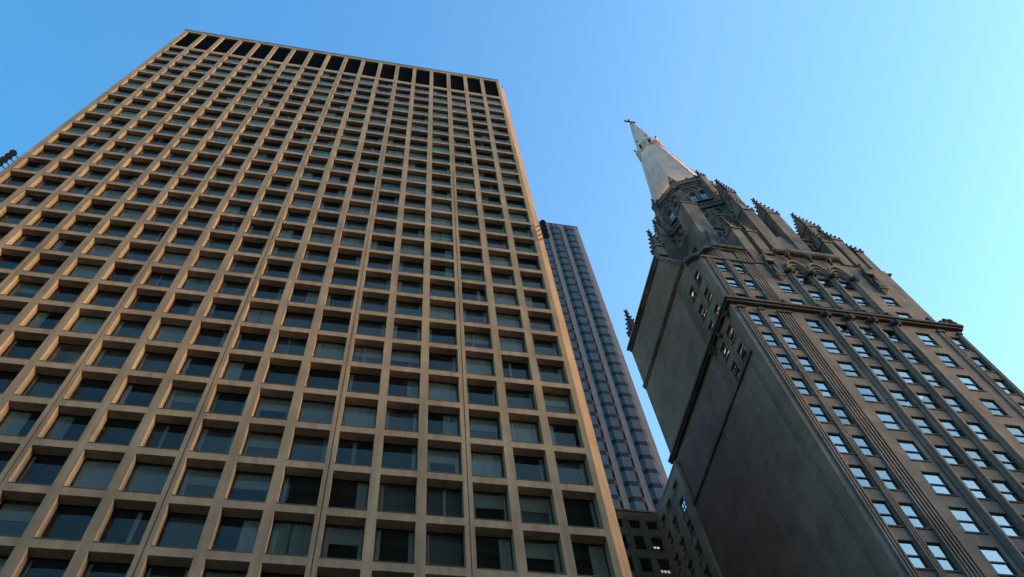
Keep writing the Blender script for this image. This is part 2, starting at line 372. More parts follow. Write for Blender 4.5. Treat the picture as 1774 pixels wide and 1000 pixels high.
rest = MB(); rnd = random.Random(11)
for i in range(NB):
    for j in range(NR):
        x, z = X0+i*PX, Z1-j*DZ-OH
        if (i, j) in near:
            o = inst('window', wmesh_for(j), tower, (x, Y0, z))
            d = MB()
            if drape_mb(d, x, z, rnd, False): d.build('drape', o)
        else:
            win_mb(rest, x, z); drape_mb(rest, x, z, rnd, j < 19)
rest.build('window', tower, kind='stuff')
m = MB().use('tube'); m.box(X0+5*PX+.9, X0+5*PX+2.0, Y0+2.3, Y0+2.5, Z1-21*DZ-.18, Z1-21*DZ-.1); m.build('ceiling_lamp', tower)

# ------------------------------------------------------------------ floodlights in two upright rows on the tower's corners
def flood(loc, aim, label, grp):
    t = thing('floodlight', label, 'floodlight', loc, grp)
    d = Vector(aim).normalized(); L = Vector(loc); c = L+Vector((0, -.35, 0))*0
    hd = MB().use('black'); f = c+d*.55
    hd.tube(c-d*.05, c+d*.18, .17, .26, 14); hd.tube(c+d*.18, f-d*.06, .24, .31, 18); hd.tube(f-d*.06, f+d*.03, .335, .335, 18)
    head = hd.build('lamp_head', t)
    ln = MB().use('lens'); ln.tube(f+d*.03, f+d*.045, .29, .29, 18); ln.build('lens', head)
    return t, c, d
zz0 = 83.5
for side, xs, names in ((-1, XL-.55, 'left'), (1, XR+.85, 'right')):
    for k in range(4):
        z = (81.4, 80.45, 79.5, 78.55)[k] if side < 0 else (81.9, 80.8, 79.7, 78.6)[k]
        loc = (xs, Y0-.25, z)
        word = ('topmost', 'second from top', 'third from top', 'lowest')[k]
        t, c, d = flood(loc, (.30 if side < 0 else -.12, -.45, -.85), '%s round black floodlight of the row on the tan tower\'s %s corner' % (word, names), 'floodlights on the tan tower corners')
        b = MB().use('black'); tx = XL-.05 if side < 0 else XR+.2
        b.tube(c-d*.03, (tx, Y0+.4, z+.05), .05, .05, 6)
        for q in range(0):
            a0, a1 = PI*q/7, PI*(q+1)/7
            b.tube((c.x-side*.42*math.sin(a0), c.y+.1, z+.42*math.cos(a0)), (c.x-side*.42*math.sin(a1), c.y+.1, z+.42*math.cos(a1)), .025, .025, 5)
        b.build('bracket', t)

# ------------------------------------------------------------------ tall granite tower with bay windows, far behind
sky_t = thing('bay_window_tower', 'tall pinkish granite tower with columns of dark glass bay windows', 'skyscraper', (50, 115, 0))
YT = 100.0; PITCH = 4.72; FH = 4.17; ZT = 240.0
m = MB().use('granite')
xe = 58.63
m.box(26, xe, YT+1.4, YT+34, 0, ZT-.3)
piers = [57.38-k*PITCH for k in range(7)]
for k, x in enumerate(piers): m.box(x, x+(1.25 if k == 0 else 1.27), YT, YT+1.4, 0, ZT-.5)
m.box(26, xe, YT+.02, YT+1.4, ZT-.5, ZT); m.use('frame'); m.box(25.9, xe+.08, YT-.08, YT+1.4, ZT, ZT+.45)
m.build('wall', sky_t)
bays = []
def bay_mb(mb, x0, x1, z):
    a = .78; d = .52; zs = z+1.25
    b0 = -.06
    pl = [(x0, YT+1.0), (x0, YT+b0), (x0+a, YT+b0-d), (x1-a, YT+b0-d), (x1, YT+b0), (x1, YT+1.0)]
    mb.use('spandrel').prism(pl, z, zs)
    ins = .03
    pw = [(x0+ins, YT+1.0), (x0+ins, YT+b0+.02), (x0+a, YT+b0+.02-d), (x1-a, YT+b0+.02-d), (x1-ins, YT+b0+.02), (x1-ins, YT+1.0)]
    mb.use('towerglass')
    for q in range(1, 4):
        (ax, ay), (bx, by) = pw[q], pw[q+1]
        mb.quad((ax, ay, zs), (bx, by, zs), (bx, by, z+FH), (ax, ay, z+FH))
    mb.use('frame')
    for q in (2, 3): mb.tube((pw[q][0], pw[q][1], zs), (pw[q][0], pw[q][1], z+FH), .05, .05, 6)
    mb.use('dark').quad((x0, YT+1.2, z), (x1, YT+1.2, z), (x1, YT+1.2, z+FH), (x0, YT+1.2, z+FH))
bm = MB(); bay_mb(bm, 0, PITCH-1.27, 0); bmesh_ = bm.mesh('bay_window', (0, YT, 0))
cb = []
for k in range(6):
    x = piers[k+1]+1.27
    for f in range(56):
        z = ZT-.6-(f+1)*FH
        if z < 0: continue
        u, v, d = pix((x+1.7, YT, z+2)); vis = 0 if (k < 3 and 0 < v < 885) else 1
        cb.append((vis, d, x, z, k))
cb.sort(); rb = MB()
for n, (vis, d, x, z, k) in enumerate(cb):
    if n < 100: inst('bay_window', bmesh_, sky_t, (x, YT, z))
    else: bay_mb(rb, x, x+PITCH-1.27, z)
rb.build('bay_window', sky_t, kind='stuff')

# ------------------------------------------------------------------ brown building round the light court behind
rear = thing('courtyard_building', 'dim brown and grey building round a narrow court with small windows, two of them lit', 'building', (24, 62, 0))
XW, YN, ZR = 32.6, 60.5, 68.1
ecol = [(54.07, 55.38), (56.62, 57.9), (58.78, 60.0)]; erow = [(66.85, .95)]+[(64.3-3.0*k, 1.85) for k in range(20)]
eh = [(a, b, z-hh, z) for a, b in ecol for z, hh in erow]
m = MB().use('greywall'); wall(m, eastf(XW), 53.0, YN, 0, ZR, eh, .22); m.quad((XW, 53, 0), (XW, 53, ZR), (34.5, 53, ZR), (34.5, 53, 0)); m.box(XW-.08, XW+.4, 52.95, YN, ZR, ZR+.25); m.use('dark').quad((XW+.39, 52.99, 0), (XW+.39, YN, 0), (XW+.39, YN, ZR), (XW+.39, 52.99, ZR))
m.build('court_wall', rear)
ncol = [(31.08-1.95*k, 31.08-1.95*k+1.15) for k in range(7)]; nrow = [(67.0, 1.05)]+[(64.7-3.0*k, 1.8) for k in range(20)]
nh = [(a, b, z-hh, z) for a, b in ncol for z, hh in nrow]
m = MB().use('brownstone'); wall(m, northf(YN), 17.0, XW, 0, ZR+.3, nh, .25); m.box(17, XW, YN-.12, YN+.4, ZR+.3, ZR+.55)
m.build('front_wall', rear)
m = MB().use('brownstone'); m.box(17.0, 17.3, YN, 78, 0, ZR); m.use('roof').box(17.3, 50, YN+.4, 78, ZR-.6, ZR-.2); m.box(33.0, 50, 54.3, YN+.4, ZR-.6, ZR-.2); m.build('roof', rear)
def small_win(name, rects, lit=None):
    pass
def ewin(c, z, hh):
    m = MB().use('sash'); a, b = c; x = XW+.16
    for q in ((a, a+.07), (b-.07, b), ((a+b)/2-.04, (a+b)/2+.04)): m.box(x, x+.06, q[0], q[1], z-hh, z)
    m.box(x+.004, x+.056, a+.07, b-.07, z-hh/2-.035, z-hh/2+.035); m.box(x+.004, x+.056, a+.07, b-.07, z-.07, z)
    m.use('courtglass').quad((x+.04, a, z-hh), (x+.04, b, z-hh), (x+.04, b, z), (x+.04, a, z))
    m.use('greywall').box(XW-.09, XW, a-.06, b+.06, z-hh-.12, z-hh)
    return m
def nwin(c, z, hh):
    m = MB().use('sash'); a, b = c; y = YN+.18
    for q in range(4): t = a+(b-a)*q/3; m.box(t-.03 if q else a, t+.03 if q < 3 else b, y, y+.06, z-hh, z)
    m.box(a, b, y+.004, y+.056, z-hh/2-.03, z-hh/2+.03)
    m.use('courtglass').quad((a, y+.04, z-hh), (b, y+.04, z-hh), (b, y+.04, z), (a, y+.04, z))
    m.use('dark').quad((a, y+.4, z-hh), (b, y+.4, z-hh), (b, y+.4, z), (a, y+.4, z))
    m.use('brownstone').box(a-.08, b+.08, YN-.08, YN, z, z+.14)
    return m
ew = MB()
for ci, c in enumerate(ecol):
    for ri, (z, hh) in enumerate(erow):
        if ri < 7: ewin(c, z, hh).build('window', rear)
        else:
            k = ewin(c, z, hh); base = len(ew.v)
            for vi, f in enumerate(k.f): ew.use(k.mats[k.m[vi]]); ew.add([k.v[q] for q in f], [tuple(range(len(f)))])
for ci, c in enumerate(ncol):
    for ri, (z, hh) in enumerate(nrow):
        if ri < 5 and ci < 4:
            o = nwin(c, z, hh)
            if ci == 0 and ri == 1: o.use('tube').box(c[0]+.15, c[0]+.85, YN+.3, YN+.36, z-hh+.62, z-hh+.80)
            if ci == 0 and ri == 2: o.use('litpane').box(c[0]+.03, c[1]-.03, YN+.3, YN+.34, z-hh+.15, z-hh+.62)
            o.build('window', rear, label='lit window glowing yellow' if ci == 0 and ri in (1, 2) else None)
        else:
            k = nwin(c, z, hh)
            for vi, f in enumerate(k.f): ew.use(k.mats[k.m[vi]]); ew.add([k.v[q] for q in f], [tuple(range(len(f)))])
ew.build('window', rear, kind='stuff')

# ------------------------------------------------------------------ church skyscraper: limestone block, gothic crown, octagon, spire
ch = thing('church_tower', 'grey limestone gothic skyscraper topped by an octagon and a tall pointed spire with a cross', 'church tower', (45.5, 44, 0))
YC = 34.0; XE = 33.0; XR2 = 57.5; XU = 56.0
zr = lambda k: 67.835-3.6554*k
FC = [(34.36, 35.50), (36.36, 37.50)]; FR = [(55.68, 56.82)]; SC = [(40.16, 41.70), (51.90, 53.44)]; CC = [(43.05, 44.65), (45.60, 47.20), (48.05, 49.65)]
N_low = [(a, b, zr(k)-2.4, zr(k)) for a, b in FC+FR+SC for k in range(18)]+[(a, b, zr(k)-2.5, zr(k)-.2) for a, b in CC for k in range(18)]
N_up = [(a, b, z-2.05, z) for a, b in FC for z in (78.4, 74.95)]+[(a, b, 69.75, 71.5) for a, b in FC]+[(a, b, z-1.95, z) for a, b in SC for z in (75.15, 71.85)]+[(a, b, z-2.0, z) for a, b in CC for z in (77.65, 74.3)]+[(a, b, 69.75, 70.95) for a, b in CC]
EC = [(35.5, 36.65), (37.45, 38.65)]
E_h = [(a, b, z-2.05, z) for a, b in EC for z in (79.2, 75.45, 71.9, 67.8, 64.5)]
m = MB().use('lime')
wall(m, northf(YC), XE, XR2, 0, 69.4, N_low, .20)
wall(m, northf(YC), XE, XU, 69.4, 79.3, N_up, .20); wall(m, northf(YC), 35.1, XU, 79.3, 82.0, [], .32)
m.quad((XR2, YC, 0), (XR2, 54, 0), (XR2, 54, 69.4), (XR2, YC, 69.4)); m.quad((XU, YC, 69.4), (XU, 54, 69.4), (XU, 54, 82), (XU, YC, 82))
m.quad((XE, 36.6, 79.3), (35.1, YC, 79.3), (35.1, YC, 82), (XE, 36.6, 82))
m.add([(XE, YC, 79.3), (35.1, YC, 79.3), (XE, 36.6, 79.3)], [(0, 1, 2)])
m.build('front_wall', ch)
m = MB().use('lime_plain')
wall(m, eastf(XE), YC, 54, 0, 79.3, E_h, .25); wall(m, eastf(XE), 36.6, 54, 79.3, 83.4, [], .25)
m.slab([(XE, 36.9, 83.4), (XE, 54, 83.4), (XE, 54, 92), (XE, 40.4, 92)], (.7, 0, 0))
m.box(XE+.7, 57, 40.4, 54, 82.2, 91.9); m.quad((XE, 54, 0), (XE, 54, 83.4), (XR2, 54, 83.4), (XR2, 54, 0))
m.box(XE-.09, XE, 35.3, 35.42, 2, 61.7); m.box(XE-.09, XE, 35.66, 35.78, 2, 61.7); m.box(XE-.05, XE, 38.6, 53.9, 2, 61.7)
m.build('side_wall', ch)
m = MB().use('roof'); m.quad((XE+.1, 36.6, 81.9), (57, 34.1, 81.9), (57, 54, 81.9), (XE+.1, 54, 81.9)); m.build('roof', ch)

# string courses and cornices
m = MB().use('lime_dark')
m.box(XE-.38, XR2+.35, YC-.40, YC, 69.02, 69.30); m.box(XE-.55, XR2+.5, YC-.58, YC, 69.30, 69.62)
m.box(XE-.38, XE, YC, 54, 69.02, 69.30); m.box(XE-.55, XE, YC, 54.05, 69.30, 69.62)
for x in (38.9, 42.6, 45.1, 47.6, 50.1, 54.6): m.loc((x, YC-.36, 69.6), (1, 0), (0, 1), [(-.2, .2, -.25, .2, 0, .5)]); m.blob((x, YC-.36, 70.3), .22, .3)
rr = random.Random(3)
for k in range(11):
    x = 55.9+k*.2; m.blob((x, YC-.3+rr.uniform(-.1, .1), 69.75+rr.uniform(0, .25)+(.55 if 3 < k < 8 else 0)), rr.uniform(.22, .36), rr.uniform(.25, .5))
m.build('ledge', ch)
m = MB().use('lime_orn')
m.box(XE-.28, XE, 36.9, 54, 83.15, 83.5); m.box(XE-.16, XE, 36.9, 54, 82.85, 83.15)
m.build('string_course', ch); m = MB().use('lime_orn')
m.box(XE-.22, XE, 34.75, 53.6, 61.75, 62.05)
m.build('string_course', ch)
m = MB().use('lime_orn')
m.box(XE-.45, XE+.7, 40.3, 54.2, 91.75, 92.15); m.box(XE-.2, XE, 40.4, 54, 91.2, 91.45)
for k in range(38): m.box(XE-.32, XE, 40.5+k*.355, 40.5+k*.355+.19, 91.45, 91.75)
m.slab([(XE-.3, 36.7, 83.35), (XE-.3, 40.3, 92.1), (XE-.3, 40.45, 91.6), (XE-.3, 37.0, 83.2)], (.95, 0, 0))
m.box(35.0, 39.2, YC-.4, YC, 81.75, 82.35); m.box(35.0, 39.2, YC-.25, YC, 81.5, 81.75); m.box(33.0, 39.1, YC-.2, YC, 79.05, 79.35)
for k in range(12): m.box(35.2+k*.33, 35.38+k*.33, YC-.5, YC-.4, 81.8, 82.3)
cx = [(35.1, YC), (34.5, 34.25), (34.0, 35.1), (33.45, 35.6), (33.05, 36.6)]          # wavy cornice round the cut corner
for q in range(4):
    (ax, ay), (bx, by) = cx[q], cx[q+1]
    za, zb_ = (82.0, 82.15, 82.0, 82.45, 82.9)[q], (82.0, 82.15, 82.0, 82.45, 82.9)[q+1]
    m.slab([(ax-.3, ay-.25, za-.4), (bx-.3, by-.25, zb_-.4), (bx-.3, by-.25, zb_+.25), (ax-.3, ay-.25, za+.25)], (.5, .45, 0))
m.box(42.8, 50.75, YC-.55, YC+.4, 82.95, 83.55); m.box(42.9, 50.6, YC-.35, YC, 82.6, 82.95)
for k in range(24): m.box(43.0+k*.32, 43.17+k*.32, YC-.5, YC-.35, 82.65, 82.95)
m.box(42.8, 50.6, YC, YC+.4, 82.0, 82.95)
m.build('cornice', ch)

# fluted strips and pilasters on the front
m = MB().use('lime')
def ribs(xs, z0, z1, wd=.13, pr=.15, cap=True):
    for x in xs:
        m.box(x, x+wd, YC-pr, YC, z0, z1)
        if cap: m.use('lime_dark'); m.box(x-.05, x+wd+.05, YC-pr-.12, YC, z1, z1+.38); m.use('lime')
ribs((33.56, 33.82, 34.08), 0, 68.2); ribs((35.66, 35.87, 36.08), 0, 68.2); ribs((37.64, 37.95, 38.26, 38.57, 38.88), 0, 68.2)
ribs((54.75, 55.0, 55.3), 0, 68.2); ribs((56.95, 57.2), 0, 68.2)
ribs((33.56, 33.82, 34.08), 69.7, 79.05, cap=False); ribs((35.66, 35.87, 36.08), 69.7, 79.05, cap=False); ribs((37.64, 37.95, 38.26, 38.57, 38.88), 69.7, 78.8)
ribs((35.3, 35.6, 35.85), 79.35, 81.5, cap=False); ribs((37.55, 37.85, 38.15, 38.5, 38.85), 79.35, 81.5, cap=False)
m.build('fluting', ch)
m = MB().use('lime_plain')
for Y in (38.9, 39.2, 39.5, 39.85): m.box(XE-.1, XE, Y, Y+.13, 62.05, 82.85)
for Y in (35.2, 36.85, 37.15): m.box(XE-.09, XE, Y, Y+.13, 62.05, 79.2)
m.use('lime_dark')
for Y in (34.9, 37.0, 39.3):
    for q in range(5): m.blob((XE-.18, Y+rr.uniform(-.5, .5), 68.6+rr.uniform(-.5, .3)), .2, .28)
m.build('side_fluting', ch)
def shaft(x, z0, z1):
    q = MB().use('lime'); q.box(x-.42, x+.42, YC-.14, YC, z0, z1); q.box(x-.25, x+.25, YC-.20, YC-.14, z0, z1); q.tube((x, YC-.20, z0), (x, YC-.20, z1), .15, .15, 10)
    q.use('lime_dark').box(x-.5, x+.5, YC-.55, YC, z1, z1+.5); q.blob((x, YC-.5, z1+.2), .35, .4)
    return q
for x in (45.12, 47.62, 50.1, 42.62):
    shaft(x, 0, 68.3).build('pilaster', ch); shaft(x, 69.65, 77.6).build('pilaster', ch)

# windows of the front and side
def sash_mb(w_, h_, ax):
    """double-hung sash: ax 'n' faces north, 'e' faces east; origin at lower left of the opening"""
    q = MB(); d = .13 if ax == 'n' else .15
    def B(a0, a1, d0, d1, z0, z1): q.box(a0, a1, d0, d1, z0, z1) if ax == 'n' else q.box(d0, d1, a0, a1, z0, z1)
    def Q(a0, a1, dd, z0, z1):
        q.quad((a0, dd, z0), (a1, dd, z0), (a1, dd, z1), (a0, dd, z1)) if ax == 'n' else q.quad((dd, a0, z0), (dd, a1, z0), (dd, a1, z1), (dd, a0, z1))
    q.use('sash'); B(0, .06, d, d+.1, 0, h_); B(w_-.06, w_, d, d+.1, 0, h_); B(.06, w_-.06, d, d+.1, 0, .08); B(.06, w_-.06, d, d+.1, h_-.07, h_); B(.06, w_-.06, d-.01, d+.1, h_*.5-.05, h_*.5+.05)
    q.use('sashglass' if ax == 'n' else 'sideglass'); Q(.06, w_-.06, d+.07, .08, h_*.5-.05); Q(.06, w_-.06, d+.03, h_*.5+.05, h_-.07)
    q.use('dark'); Q(0, w_, d+.5, 0, h_)
    q.use('lime_dark'); B(-.06, w_+.06, -.07, d, -.13, 0)
    return q
def shade_mb(w_, h_, ax, frac):
    q = MB().use('shade'); d = (.13 if ax == 'n' else .15)+.14; z0 = h_*(1-frac)
    q.quad((.06, d, z0), (w_-.06, d, z0), (w_-.06, d, h_), (.06, d, h_)) if ax == 'n' else q.quad((d, .06, z0), (d, w_-.06, z0), (d, w_-.06, h_), (d, .06, h_))
    return q
meshes = {}; stuff = MB(); cnt = 0; wr = random.Random(5)
allw = [('n', hh) for hh in N_up+N_low]+[('e', hh) for hh in E_h]
def seen(ax, hh):
    P = ((hh[0]+hh[1])/2, YC, (hh[2]+hh[3])/2) if ax == 'n' else (XE, (hh[0]+hh[1])/2, (hh[2]+hh[3])/2)
    u, v, d = pix(P); return (0 if (-20 < u < 1800 and -20 < v < 1020) else 1, d)
allw.sort(key=lambda q: seen(*q))
for ax, hh in allw:
    w_, h_ = round(hh[1]-hh[0], 3), round(hh[3]-hh[2], 3); key = (ax, w_, h_)
    at = (hh[0], YC, hh[2]) if ax == 'n' else (XE, hh[0], hh[2])
    frac = wr.choice((0, 0, .25, .5, .5, .3, .9)) if ax == 'n' else .25
    if cnt < 100 and seen(ax, hh)[0] == 0:
        if key not in meshes: meshes[key] = sash_mb(w_, h_, ax).mesh('window')
        o = inst('window', meshes[key], ch, at); cnt += 1
        if frac > 0:
            b = shade_mb(w_, h_, ax, frac); k2 = key+(frac,)
            if k2 not in meshes: meshes[k2] = b.mesh('blind')
            inst('blind', meshes[k2], o, at)
    else:
        k = sash_mb(w_, h_, ax)
        for vi, f in enumerate(k.f): stuff.use(k.mats[k.m[vi]]); stuff.add([tuple(Vector(k.v[q])+Vector(at)) for q in f], [tuple(range(len(f)))])
stuff.build('window', ch, kind='stuff')

# hood moulds over the top windows, hanging shields, niches
m = MB()
def arch_line(w_, rise, n=10, pointed=False):
    if pointed:
        R = w_*1.0; pts = []
        for k in range(n+1):
            a = (PI/3)*k/n; pts.append((w_/2-R+R*math.cos(a), R*math.sin(a)))
        return pts+[(-x, z) for x, z in pts[::-1][1:]]
    return [(w_/2*math.cos(PI*k/n), rise*math.sin(PI*k/n)) for k in range(n+1)]
def band(mb, O, ut, un, outer, inner, d0, d1):
    P = lambda t, z, d: (O[0]+ut[0]*t+un[0]*d, O[1]+ut[1]*t+un[1]*d, O[2]+z)
    for k in range(len(outer)-1):
        a, b, c, e = outer[k], outer[k+1], inner[k+1], inner[k]
        mb.add([P(*a, d1), P(*b, d1), P(*c, d1), P(*e, d1), P(*a, d0), P(*b, d0), P(*c, d0), P(*e, d0)], [(0, 1, 2, 3), (0, 4, 5, 1), (3, 2, 6, 7)])
for a, b in CC:
    c = (a+b)/2; O = (c, YC, 77.75); m = MB().use('lime_orn')
    for q, (ww, ri, d0, d1) in enumerate(((2.5, 2.9, .0, .42), (2.1, 2.3, .0, .30), (1.75, 1.8, .0, .18))):
        band(m, O, (1, 0), (0, -1), arch_line(ww, ri), arch_line(ww-.32, ri-.35), d0, d1)
    m.use('lime_dark')
    for q in range(8): m.blob((c+rr.uniform(-.5, .5), YC-.05, 78.2+rr.uniform(0, 1.1)), rr.uniform(.12, .25))
    m.build('hood_mould', ch)
for x in (43.85, 46.4, 48.85):
    m = MB().use('lime_dark'); m.blob((x, YC-.45, 81.9), .34, .55, 8); m.blob((x+.1, YC-.35, 81.2), .22, .3); m.build('corbel', ch)
for x in (41.0, 52.9):
    m = MB().use('lime_orn'); m.box(x-.5, x+.5, YC-.5, YC, 76.3, 76.6); m.frustum([(x-.4, YC), (x+.4, YC), (x+.4, YC-.4), (x-.4, YC-.4)], 76.3, [(x-.1, YC), (x+.1, YC), (x+.1, YC-.1), (x-.1, YC-.1)], 75.7)
    m.use('lime_dark'); m.frustum([(x-.33, YC-.1), (x+.33, YC-.1), (x+.33, YC-.55), (x-.33, YC-.55)], 76.6, [(x-.2, YC-.1), (x+.2, YC-.1), (x+.2, YC-.4), (x-.2, YC-.4)], 78.3)
    m.blob((x, YC-.28, 78.65), .22, .32, 8); m.use('lime_orn').box(x-.42, x+.42, YC-.5, YC, 79.6, 80.2); m.use('lime_dark')
    m.frustum([(x-.45, YC), (x+.45, YC), (x+.45, YC-.5), (x-.45, YC-.5)], 80.2, [(x-.03, YC-.2), (x+.03, YC-.2), (x+.03, YC-.26), (x-.03, YC-.26)], 82.2); m.blob((x, YC-.25, 82.2), .2)
    for s in (-.55, .48): m.box(x+s, x+s+.07, YC-.3, YC, 76.6, 80.2)
    m.build('niche', ch)

# gothic pinnacles
def pinnacle(c, ux, uy, w_, d_, z0, z1, zt, nc=5, m1='lime_orn', fin=.22, mid=True, mb=None):
    q = mb or MB(); q.use(m1)
    q.loc((c[0], c[1], 0), ux, uy, [(-w_/2, w_/2, -d_/2, d_/2, z0, z1), (-w_/2-.12, w_/2+.12, -d_/2-.12, d_/2+.12, z1, z1+.28)])
    P = lambda x, y, z: (c[0]+ux[0]*x+uy[0]*y, c[1]+ux[1]*x+uy[1]*y, z)
    A = [P(-w_/2, -d_/2, z1+.28), P(w_/2, -d_/2, z1+.28), P(w_/2, d_/2, z1+.28), P(-w_/2, d_/2, z1+.28)]; t = .06
    T = [P(-t, -t, zt), P(t, -t, zt), P(t, t, zt), P(-t, t, zt)]
    q.add(A+T, [(0, 1, 5, 4), (1, 2, 6, 5), (2, 3, 7, 6), (3, 0, 4, 7), (4, 5, 6, 7)])
    q.use('lime_dark')
    for i in range(4):
        for k in range(nc):
            f = (k+.5)/nc; p_ = Vector(A[i]).lerp(Vector(T[i]), f); o_ = (p_-Vector((c[0], c[1], p_.z)))
            p_ = p_+(o_.normalized()*.08 if o_.length > .01 else Vector((0, 0, 0)))
            q.blob(p_, fin*(1-.35*f), None, 5)
    q.blob((c[0], c[1], zt+.1), fin*1.15, fin*1.5, 6); q.loc((c[0], c[1], zt+.35), ux, uy, [(-fin*1.4, fin*1.4, -.06, .06, -.06, .12), (-.06, .06, -fin*1.4, fin*1.4, -.06, .12)])
    return q
EX, NY = (1, 0), (0, 1)
for (x, y, w_, d_, z0, z1, zt, nc) in (
    (40.0, 34.6, 1.15, 1.5, 79.4, 88.4, 93.0, 5), (41.9, 34.6, 1.15, 1.5, 82.3, 88.0, 92.6, 5), (51.6, 34.6, 1.15, 1.5, 82.0, 88.0, 92.4, 5), (53.5, 34.75, 1.2, 1.6, 82.0, 89.4, 93.8, 5), (55.2, 34.8, 1.0, 1.6, 82.0, 86.8, 90.6, 4),
    (44.9, 35.5, 1.6, 1.9, 82.5, 97.2, 103.6, 6), (48.4, 35.5, 1.6, 1.9, 82.5, 97.2, 103.8, 6),
    (38.5, 37.3, 2.2, 2.1, 82.0, 101.2, 103.6, 4), (55.4, 37.3, 2.0, 2.1, 82.0, 99.0, 105.2, 7), (38.5, 51.6, 2.1, 2.1, 90, 99.8, 106.0, 7), (54.8, 51.6, 2.1, 2.1, 82.0, 99.8, 106.0, 7),
    (33.75, 40.5, 1.2, 1.2, 91.9, 94.2, 99.6, 5), (33.75, 52.9, 1.2, 1.2, 91.9, 94.4, 99.8, 5)):
    pinnacle((x, y), EX, NY, w_, d_, z0, z1, zt, nc).build('pinnacle', ch)
# gablets at the feet of the big pinnacles and sloped buttress webs behind the small ones
for y in (40.5, 52.9): MB().use('lime_orn').slab([(34.2, y-.25, 95.2), (37.6, y-.25, 92.4), (37.6, y-.25, 91.9), (34.2, y-.25, 91.9)], (0, .5, 0)).build('gable', ch)
for x in (38.5, 55.2): MB().use('lime_orn').slab([(x-1.9, 34.9, 82), (x+1.9, 34.9, 82), (x+.2, 36.2, 93), (x-.2, 36.2, 93)], (0, .8, 0)).build('gable', ch)
MB().use('lime_orn').slab([(43.0, 34.5, 83.4), (50.2, 34.5, 83.4), (46.9, 34.9, 90.5), (46.5, 34.9, 90.5)], (0, .6, 0)).build('gable', ch)

# square base, two octagon stages
CX, CY = 46.6, 44.5
def octp(R, rot=0): return [(CX+R*math.cos(rot+k*PI/4), CY+R*math.sin(rot+k*PI/4)) for k in range(8)]
m = MB().use('lime_orn'); m.box(CX-7.6, CX+7.6, CY-7.4, CY+7.4, 82.0, 95.5); m.use('lime_dark').box(CX-7.8, CX+7.8, CY-7.6, CY+7.6, 95.5, 96.1)
for k in range(60):
    m.blob((CX-7.6+rr.uniform(0, 15.2), CY-7.45, rr.uniform(84, 95)), rr.uniform(.2, .45)); m.blob((CX-7.65, CY-7.4+rr.uniform(0, 12), rr.uniform(92, 95.4)), rr.uniform(.2, .4))
m.build('tower_base', ch)
Z2, ZP, RU = 108.2, 119.5, 5.75
m = MB().use('lime_orn'); m.prism(octp(6.6), 95.5, Z2); m.build('lower_octagon', ch)
m = MB().use('lime'); m.prism(octp(RU), Z2, ZP); m.use('lime_orn')
for z, R in ((ZP-1.1, RU+.18), (ZP-.5, RU+.35)): m.prism(octp(R), z, z+.35)
m.build('upper_octagon', ch)
def face(k):
    a = (k+.5)*PI/4; return (math.cos(a), math.sin(a)), (-math.sin(a), math.cos(a))
def balustrade(R, z, hgt, balls):
    q = MB().use('lime_orn'); ap = R*math.cos(PI/8); L = 2*R*math.sin(PI/8)
    for k in range(8):
        un, ut = face(k); O = (CX+un[0]*ap, CY+un[1]*ap, z)
        q.loc(O, ut, un, [(-L/2, L/2, -.22, 0, hgt-.22, hgt), (-L/2, L/2, -.22, 0, 0, .2)])
        n = 9
        for i in range(n+1): t = -L/2+L*i/n; q.loc(O, ut, un, [(t-.085, t+.085, -.18, -.03, .2, hgt-.22)])
        if balls:
            for t in (-L*.3, 0, L*.3): q.blob((O[0]+ut[0]*t-un[0]*.1, O[1]+ut[1]*t-un[1]*.1, z+hgt+.32), .27, .33, 8)
    return q
balustrade(RU+.35, ZP, 1.0, True).build('parapet', ch); balustrade(6.85, Z2, 1.1, False).build('gallery', ch)
m = MB().use('lime_dark'); m.prism(octp(6.9), Z2-.5, Z2); m.build('gallery_floor', ch)
